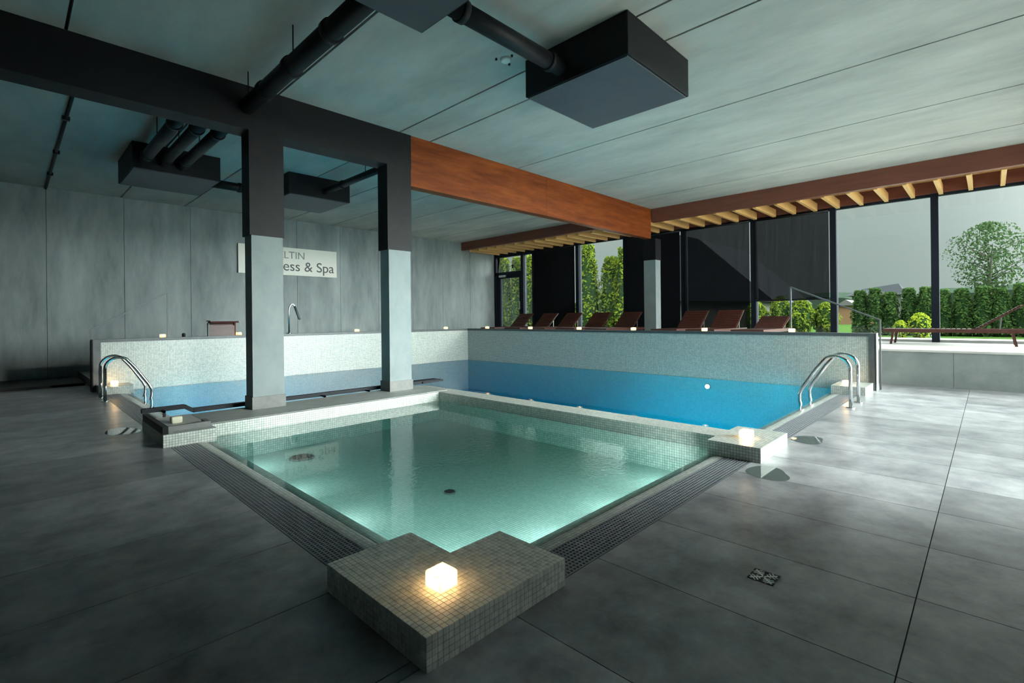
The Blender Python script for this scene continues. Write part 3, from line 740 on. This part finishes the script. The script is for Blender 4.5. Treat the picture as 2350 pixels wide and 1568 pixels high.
MB().tube([(0, 0, 0), (0, 0, 0.02)], 0.05, 16).build('flange', M['steel'], sh)
np_ = thing('nozzle', 'short dark nozzle standing beside the left handrail', 'nozzle', (2.28, 10.56, PAR))
MB().tube([(0, 0, 0), (0, 0, 0.05), (0, 0, 0.07)], 0.03, 12, True, [0.025, 0.03, 0.018]).build('cap', M['black_metal'], np_)

# ================================================================== LANTERNS
def lantern_mesh(s, mat):
    me = MB().box(-s / 2, s / 2, -s / 2, s / 2, 0, s * 0.70).mesh('glass_block', mat)
    bm = bmesh.new(); bm.from_mesh(me); bmesh.ops.bevel(bm, geom=list(bm.edges), offset=0.006, segments=2, affect='EDGES'); bm.to_mesh(me); bm.free(); return me
lg = lantern_mesh(0.092, M['lantern']); lgs = lantern_mesh(0.085, M['lantern_dim']); lgo = lantern_mesh(0.092, M['lantern_off'])
wax = MB().cyl(0, 0, 0.004, 0.022, 0.02, 16).mesh('candle', M['wax'])
flm = MB().tube([(0, 0, 0.022), (0, 0, 0.028), (0, 0, 0.038), (0, 0, 0.050)], 0.006, 8, True, [0.003, 0.008, 0.006, 0.001]).mesh('flame', M['flame'])
def lantern(x, y, z, label, power=0.35, lit=True, rz=0.0, group=None, small=False):
    t_ = thing('lantern', label, 'lantern', (x, y, z), rz, group)
    link('glass_block', (lgs if small else lg) if lit else lgo, t_)
    cdl = link('candle', wax, t_)
    if lit:
        link('flame', flm, cdl)
        ld = bpy.data.lights.new('candle_light', 'POINT'); ld.energy = power * 0.6; ld.color = (1.0, 0.6, 0.26); ld.shadow_soft_size = 0.03
        lo = bpy.data.objects.new('candle_light', ld); C.objects.link(lo); lo.parent = t_; lo.location = (0, 0, 0.05)
lantern(1.171, 1.515, ZT, 'glowing glass block lantern on the large L-shaped mosaic block', 0.55, rz=R(2))
lantern(4.38, 1.47, ZT, 'glowing glass block lantern on the right corner block', 0.9)
lantern(1.19, 5.85, ZT + 0.012, 'unlit yellowish glass block lantern in the dark-edged tray', 0, False)
lantern(8.62, 1.50, ZT, 'glowing lantern in the far right pool corner behind the ladder', 1.6)
lantern(1.23, 10.25, ZT, 'glowing lantern in the far left pool corner behind the ladder', 1.6)
for i, x in enumerate((1.955, 3.21, 5.75, 8.39)):
    lantern(x, 10.545, PAR, ('small lit lantern at the left handrail on the back parapet', 'small lit lantern beside the waterfall spout', 'small lit lantern on the back parapet between the columns', 'small lit lantern on the back parapet right of the columns')[i], 0.03, small=True)
gy = (9.75, 8.18, 6.69, 5.30, 3.81, 2.35)
gl_ = ('lit lantern on the right parapet nearest the pool corner', 'lit lantern on the right parapet before the two leftmost loungers', 'lit lantern on the right parapet in front of the clear pane between blinds', 'lit lantern on the right parapet in front of the slim wall column', 'lit lantern on the right parapet below the roof silhouette', 'lit lantern on the right parapet next to the handrail post')
for y, l in zip(gy, gl_): lantern(9.19, y, PAR, l, 0.03, small=True)

# ================================================================== UNDERWATER LAMPS
def pool_lamp(x, y, z, d, label, energy, col=(0.20, 0.87, 1.0), tilt=0.5, spread=80):
    t_ = thing('pool_lamp', label, 'pool lamp', (x, y, z))
    d = Vector(d)
    MB().tube([Vector((0, 0, 0)), d * 0.02], 0.06, 24, True, [0.062, 0.055]).build('bezel', M['steel'], t_)
    MB().tube([d * 0.02, d * 0.026], 0.04, 24).build('lens', M['lamp_face'], t_)
    ld = bpy.data.lights.new('pool_light', 'AREA'); ld.shape = 'DISK'; ld.size = 0.11; ld.energy = energy; ld.color = col
    lo = bpy.data.objects.new('pool_light', ld); C.objects.link(lo); lo.parent = t_; lo.location = d * 0.03
    ld.spread = R(spread)
    lo.rotation_euler = (d - Vector((0, 0, tilt))).to_track_quat('-Z', 'Y').to_euler()
pool_lamp(PX - 0.007, 3.73, -0.16, (-1, 0, 0), 'round underwater lamp shining below the far right pool wall', 6)
pool_lamp(4.571, 3.6, -0.6, (1, 0, 0), 'assumed underwater lamp hidden on the pool side of the dividing kerb', 31)  # this and the next three: unseen lamps, added to brighten the blue water
pool_lamp(6.6, 1.721, -0.6, (0, 1, 0), 'assumed underwater lamp hidden below the right pool rim', 25)
pool_lamp(2.9, 6.301, -0.6, (0, 1, 0), 'assumed underwater lamp hidden on the pool side of the column kerb', 22)
pool_lamp(1.421, 8.3, -0.6, (1, 0, 0), 'assumed underwater lamp hidden below the left pool rim', 18)
SPA_COL = (0.88, 1.0, 0.96)
for x, l in ((1.75, 'first'), (2.45, 'second'), (3.15, 'third'), (3.85, 'fourth')):  # both rim rows are assumed lamps, added unseen to light the small pool
    pool_lamp(x, 1.721, -0.12, (0, 1, 0), l + ' of four assumed lamps hidden below the right rim of the small pool', 2.4, SPA_COL, 0.0, 160)
for y, l in ((2.3, 'first'), (3.2, 'second'), (4.1, 'third'), (5.0, 'fourth')):
    pool_lamp(1.421, y, -0.12, (1, 0, 0), l + ' of four assumed lamps hidden below the left rim of the small pool', 1.5, SPA_COL, 0.0, 160)

# ================================================================== FLOOR DRAIN, PUDDLES
dr = thing('floor_drain', 'small square steel floor drain with leaf-pattern grate', 'drain', (2.325, 0.715, 0.0), 0)
s = 0.052
fr = MB(); fr.box(-s, s, -s, -s + .006, 0, .0022); fr.box(-s, s, s - .006, s, 0, .0022); fr.box(-s, -s + .006, -s, s, 0, .0022); fr.box(s - .006, s, -s, s, 0, .0022)
fr.build('frame', M['black_metal'], dr); MB().box(-s + .003, s - .003, -s + .003, s - .003, 0.0002, .0008).build('well', M['black_metal'], dr)
g = MB()
for k in range(4):
    a = R(45 + 90 * k); d = Vector((math.cos(a), math.sin(a), 0)); n = Vector((-d.y, d.x, 0))
    g.bar(d * 0.004 + Vector((0, 0, .0016)), d * 0.062 + Vector((0, 0, .0016)), 0.008, 0.0012)
    for q in (0.02, 0.034, 0.047):
        for s2 in (-1, 1):
            g.bar(d * q + Vector((0, 0, .0016)), d * (q - 0.004) + n * (s2 * min(0.024, q * 0.75)) + d * 0.008 + Vector((0, 0, .0016)), 0.006, 0.0012)
g.build('grate', M['steel'], dr)
def puddle(cx_, cy_, pts, label):
    t_ = MB(); n = 28; t_.v = [(0, 0, 0.0016)]
    for i in range(n):
        a = 2 * math.pi * i / n; rr = 1 + 0.12 * math.sin(2 * a + pts[2]) + 0.08 * math.sin(3 * a + 1 + pts[2])
        t_.v.append((pts[0] * rr * math.cos(a), pts[1] * rr * math.sin(a), 0.0010))
    for i in range(n): t_.f.append((0, 1 + i, 1 + (i + 1) % n)); t_.smooth.append(i)
    o = t_.build('puddle', M['puddle']); o.location = (cx_, cy_, 0); tag(o, label, 'puddle')
puddle(3.88, 1.16, (0.16, 0.15, 0.4), 'shallow puddle below the right corner block')
puddle(5.16, 1.20, (0.16, 0.14, 1.4), 'shallow puddle beside the pale pool gutter')
puddle(0.84, 6.5, (0.13, 0.25, 2.2), 'shallow puddle beside the dark-edged corner block')

# ================================================================== SUN LOUNGERS
slat_b = MB().box(-0.0, 0.046, -0.275, 0.275, -0.008, 0.008).mesh('slat', M['wood_red'])
def lounger(loc, rz, label, back_len=0.62, back_ang=38, group='wooden loungers by the windows'):
    t_ = thing('sun_lounger', label, 'sun lounger', loc, rz, group)
    # local +x points from foot to head; total length about 1.95
    Ls = 1.30; zf = 0.29
    fr = MB(); fr.box(0, 1.95, -0.31, -0.28, zf - 0.065, zf); fr.box(0, 1.95, 0.28, 0.31, zf - 0.065, zf); fr.box(0, 0.03, -0.28, 0.28, zf - 0.065, zf); fr.box(1.92, 1.95, -0.28, 0.28, zf - 0.065, zf)
    fr.build('frame', M['wood_red'], t_)
    for x in (0.12, 1.80):
        for y in (-0.295, 0.295):
            MB().bar((x, y, 0), (x + (0.04 if x < 1 else -0.04), y, zf - 0.06), 0.035, 0.045, (0, 1, 0)).build('leg', M['wood_red'], t_)
    k = 0; x = 0.04
    while x < Ls - 0.05:
        o = link('slat', slat_b, t_); o.location = (x, 0, zf - 0.006); x += 0.072
    br = thing_part(t_, 'backrest', (Ls, 0, zf - 0.005), back_ang)
    fr2 = MB(); fr2.box(0, back_len, -0.295, -0.265, -0.02, 0.0); fr2.box(0, back_len, 0.265, 0.295, -0.02, 0.0); fr2.box(back_len - 0.03, back_len, -0.265, 0.265, -0.02, 0.0)
    fo = fr2.build('backrest', M['wood_red'], t_); fo.location = br[0]; fo.rotation_euler = br[1]
    x = 0.01
    while x < back_len - 0.04:
        o = link('slat', slat_b, fo); o.location = (x, 0, 0.009); x += 0.062
    MB().bar((Ls + 0.30, -0.25, zf - 0.05), (Ls + 0.40 * math.cos(R(back_ang)) , -0.25, zf + 0.4 * math.sin(R(back_ang)) - 0.03), 0.02, 0.02, (0, 1, 0)).build('support_strut', M['steel'], t_)
    return t_
def thing_part(t_, n, loc, ang): return (loc, (0, -R(ang), 0))
lyl = [10.97, 9.93, 9.0, 8.0, 7.03]
ll = ['leftmost lounger near the glass door', 'second lounger from the left, before the dark blind', 'middle one of the five left loungers', 'fourth lounger from the left, before the clear pane', 'lounger just left of the slim wall column']
for y, l in zip(lyl, ll): lounger((10.35, y, DECK), 0, 'dark red slatted wooden ' + l, 0.66, 40)
lyr = [5.22, 4.40, 3.45]
lr = ['lounger just right of the slim wall column', 'lounger under the half-shaded blind seam', 'low-backed lounger nearest the handrail']
for i, (y, l) in enumerate(zip(lyr, lr)): lounger((10.35, y, DECK), 0, 'dark red slatted wooden ' + l, 0.66, 40 if i < 2 else 24)
lounger((12.25, 1.48, DECK), R(-90), 'dark wooden lounger seen from the side before the clear right window', 0.72, 36)

# ================================================================== GARDEN
random.seed(7)
gd = MB().box(WX + 0.1, 17.0, -30, 30, 0.2, 0.50).build('ground_terrace', M['paving']); struct(gd, 'sunlit pale terrace outside the windows')
gd = MB().box(17.0, 140, -110, 110, 0.0, 0.46).build('ground_lawn', M['lawn']); struct(gd, 'garden lawn beyond the terrace')
gd = MB().box(-5.0, WX + 0.1, -30, YR - 0.2, -0.1, -0.02).build('ground_yard', M['paving']); struct(gd, 'paved yard outside the end wall')

def foliage(fn, n, size, flat=0.35):
    q = MB()
    for _ in range(n):
        p, nrm = fn()
        nrm = (nrm + Vector((random.gauss(0, .6), random.gauss(0, .6), random.gauss(0, .6)))).normalized()
        a = nrm.orthogonal().normalized(); b = nrm.cross(a); an = random.random() * 6.28
        u = (a * math.cos(an) + b * math.sin(an)) * size * random.uniform(.6, 1.4); v = nrm.cross(u).normalized() * size * random.uniform(.35, .7)
        q.quad(p - u, p + v, p + u, p - v)
    return q
def plant(name, label, cat, x, y, z, h, r, n, size, mat, shape='cone', group=None, trunk=0.0):
    t_ = thing(name, label, cat, (x, y, z), random.random() * 6, group)
    def fn():
        an = random.random() * 2 * math.pi; u = random.random()
        if shape == 'cone':       rr = r * (1 - 0.45 * u ** 2.2) * (1 if u > .05 else .8); zz = u * h
        elif shape == 'globe':
            c = 2 * u - 1; rr = r * math.sqrt(max(0, 1 - c * c)); zz = h / 2 + c * h / 2
        else:
            c = 2 * u - 1; rr = r * math.sqrt(max(0, 1 - c * c)); zz = trunk + (h - trunk) * u
        k = random.random() ** (0.25 if shape != 'tree' else 0.5)
        bump = 1 + 0.14 * math.sin(3 * an + u * 9) + 0.1 * math.sin(7 * an - u * 17)
        p = Vector((rr * k * bump * math.cos(an), rr * k * bump * math.sin(an), zz))
        return p, Vector((math.cos(an), math.sin(an), 0.5))
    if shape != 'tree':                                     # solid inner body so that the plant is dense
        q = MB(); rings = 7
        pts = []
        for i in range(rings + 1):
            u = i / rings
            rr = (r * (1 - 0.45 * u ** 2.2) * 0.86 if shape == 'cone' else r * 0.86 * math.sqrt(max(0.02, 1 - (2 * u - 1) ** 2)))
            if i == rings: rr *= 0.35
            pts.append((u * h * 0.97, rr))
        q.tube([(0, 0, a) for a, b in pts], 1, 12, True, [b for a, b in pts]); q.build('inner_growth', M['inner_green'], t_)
    else:
        br = MB(); br.tube([(0, 0, 0), (0.05, 0, h * .4), (0, 0.1, h * .8)], 0.1, 8, True, [0.09, 0.06, 0.015])
        for k in range(26):
            an = random.random() * 6.28; z0 = random.uniform(trunk * .9, h * .75); ln = r * random.uniform(.5, .95)
            br.tube([(0, 0, z0), (ln * .5 * math.cos(an), ln * .5 * math.sin(an), z0 + ln * .3), (ln * math.cos(an), ln * math.sin(an), z0 + ln * .62)], 0.02, 5, True, [0.022, 0.012, 0.005])
        br.build('trunk', M['bark'], t_)
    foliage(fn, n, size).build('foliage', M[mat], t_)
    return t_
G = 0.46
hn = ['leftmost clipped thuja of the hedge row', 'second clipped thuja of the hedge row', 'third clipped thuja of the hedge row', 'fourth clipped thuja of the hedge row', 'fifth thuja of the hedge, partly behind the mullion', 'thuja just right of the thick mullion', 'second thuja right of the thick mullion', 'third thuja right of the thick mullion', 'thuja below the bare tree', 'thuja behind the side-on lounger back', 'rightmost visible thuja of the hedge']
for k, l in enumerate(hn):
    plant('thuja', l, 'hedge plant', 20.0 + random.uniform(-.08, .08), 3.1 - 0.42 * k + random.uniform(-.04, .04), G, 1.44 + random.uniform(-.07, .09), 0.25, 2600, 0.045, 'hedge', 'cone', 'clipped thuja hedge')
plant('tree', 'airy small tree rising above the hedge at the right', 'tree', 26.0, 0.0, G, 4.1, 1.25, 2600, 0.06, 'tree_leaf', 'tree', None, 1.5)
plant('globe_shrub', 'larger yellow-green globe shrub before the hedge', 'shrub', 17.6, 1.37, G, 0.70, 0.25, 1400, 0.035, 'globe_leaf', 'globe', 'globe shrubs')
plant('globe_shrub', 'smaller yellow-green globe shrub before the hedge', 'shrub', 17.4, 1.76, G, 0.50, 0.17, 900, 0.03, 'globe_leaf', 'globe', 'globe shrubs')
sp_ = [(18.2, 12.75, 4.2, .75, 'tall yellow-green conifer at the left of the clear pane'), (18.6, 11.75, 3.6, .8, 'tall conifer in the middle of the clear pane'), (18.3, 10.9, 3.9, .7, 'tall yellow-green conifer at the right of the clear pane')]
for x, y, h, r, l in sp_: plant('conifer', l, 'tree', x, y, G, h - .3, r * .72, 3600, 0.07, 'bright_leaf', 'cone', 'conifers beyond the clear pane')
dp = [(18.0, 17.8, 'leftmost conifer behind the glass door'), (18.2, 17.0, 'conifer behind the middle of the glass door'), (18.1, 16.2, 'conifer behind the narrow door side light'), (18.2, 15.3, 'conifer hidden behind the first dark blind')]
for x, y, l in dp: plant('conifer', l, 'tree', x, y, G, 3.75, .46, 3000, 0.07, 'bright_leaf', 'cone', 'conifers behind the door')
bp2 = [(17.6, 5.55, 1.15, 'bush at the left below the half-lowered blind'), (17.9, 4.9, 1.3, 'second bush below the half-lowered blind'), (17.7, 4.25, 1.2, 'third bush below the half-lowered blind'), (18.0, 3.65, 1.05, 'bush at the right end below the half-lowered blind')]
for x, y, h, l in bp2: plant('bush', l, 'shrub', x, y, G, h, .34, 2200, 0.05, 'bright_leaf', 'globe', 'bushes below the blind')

# neighbouring house whose roof shows through the blinds
hs = thing('house', 'dark gabled neighbouring house behind the blinds', 'house', (0, 0, 0))
MB().box(31, 38, 9.9, 20.0, G, 2.7).build('wall', M['house'], hs)
rf = MB(); zr = 6.6
rf.v = [(30.4, 8.6, 1.9), (30.4, 12.9, 5.95), (30.4, 14.9, 6.6), (30.4, 20.6, 2.4), (38.6, 8.6, 1.9), (38.6, 12.9, 5.95), (38.6, 14.9, 6.6), (38.6, 20.6, 2.4)]
rf.f = [(0, 4, 5, 1), (1, 5, 6, 2), (2, 6, 7, 3), (0, 1, 2, 3), (4, 7, 6, 5), (0, 3, 7, 4)]
rf.build('roof', M['roof'], hs)
h2 = thing('house', 'distant house with a grey roof above the hedge', 'house', (0, 0, 0))
MB().box(60, 66, 6.0, 9.9, G, 3.2).build('wall', M['house'], h2)
rf = MB(); rf.v = [(59.6, 5.6, 3.0), (59.6, 10.4, 3.0), (66.4, 10.4, 3.0), (66.4, 5.6, 3.0), (62, 6.4, 4.15), (63, 9.6, 3.75)]
rf.f = [(0, 1, 5, 4), (1, 2, 5), (2, 3, 4, 5), (3, 0, 4), (0, 3, 2, 1)]
rf.build('roof', M['roof'], h2)
h3 = thing('garden_shed', 'small ochre shed with pale roof left of the hedge', 'shed', (0, 0, 0))
MB().box(40, 42, 6.5, 7.35, G, 1.75).build('wall', M['house_ochre'], h3)
rf = MB(); rf.v = [(39.8, 6.35, 1.75), (39.8, 7.5, 1.75), (42.2, 7.5, 1.75), (42.2, 6.35, 1.75), (39.8, 6.92, 2.15), (42.2, 6.92, 2.15)]
rf.f = [(0, 1, 4), (1, 2, 5, 4), (2, 3, 5), (3, 0, 4, 5), (0, 3, 2, 1)]
rf.build('roof', M['house'], h3)
hl = MB(); n = 40
for i in range(n + 1):
    y = -60 + 190 * i / n; z = 4.6 + 1.0 * math.sin(i * .7) + 0.6 * math.sin(i * 1.9)
    hl.v += [(118, y, 0), (118, y, z), (135, y, z + 1.5), (135, y, 0)]
for i in range(n):
    a = 4 * i; b = a + 4; hl.f += [(a, b, b + 1, a + 1), (a + 1, b + 1, b + 2, a + 2), (a + 2, b + 2, b + 3, a + 3)]
struct(hl.build('hills', M['hill']), 'low wooded hills on the horizon')
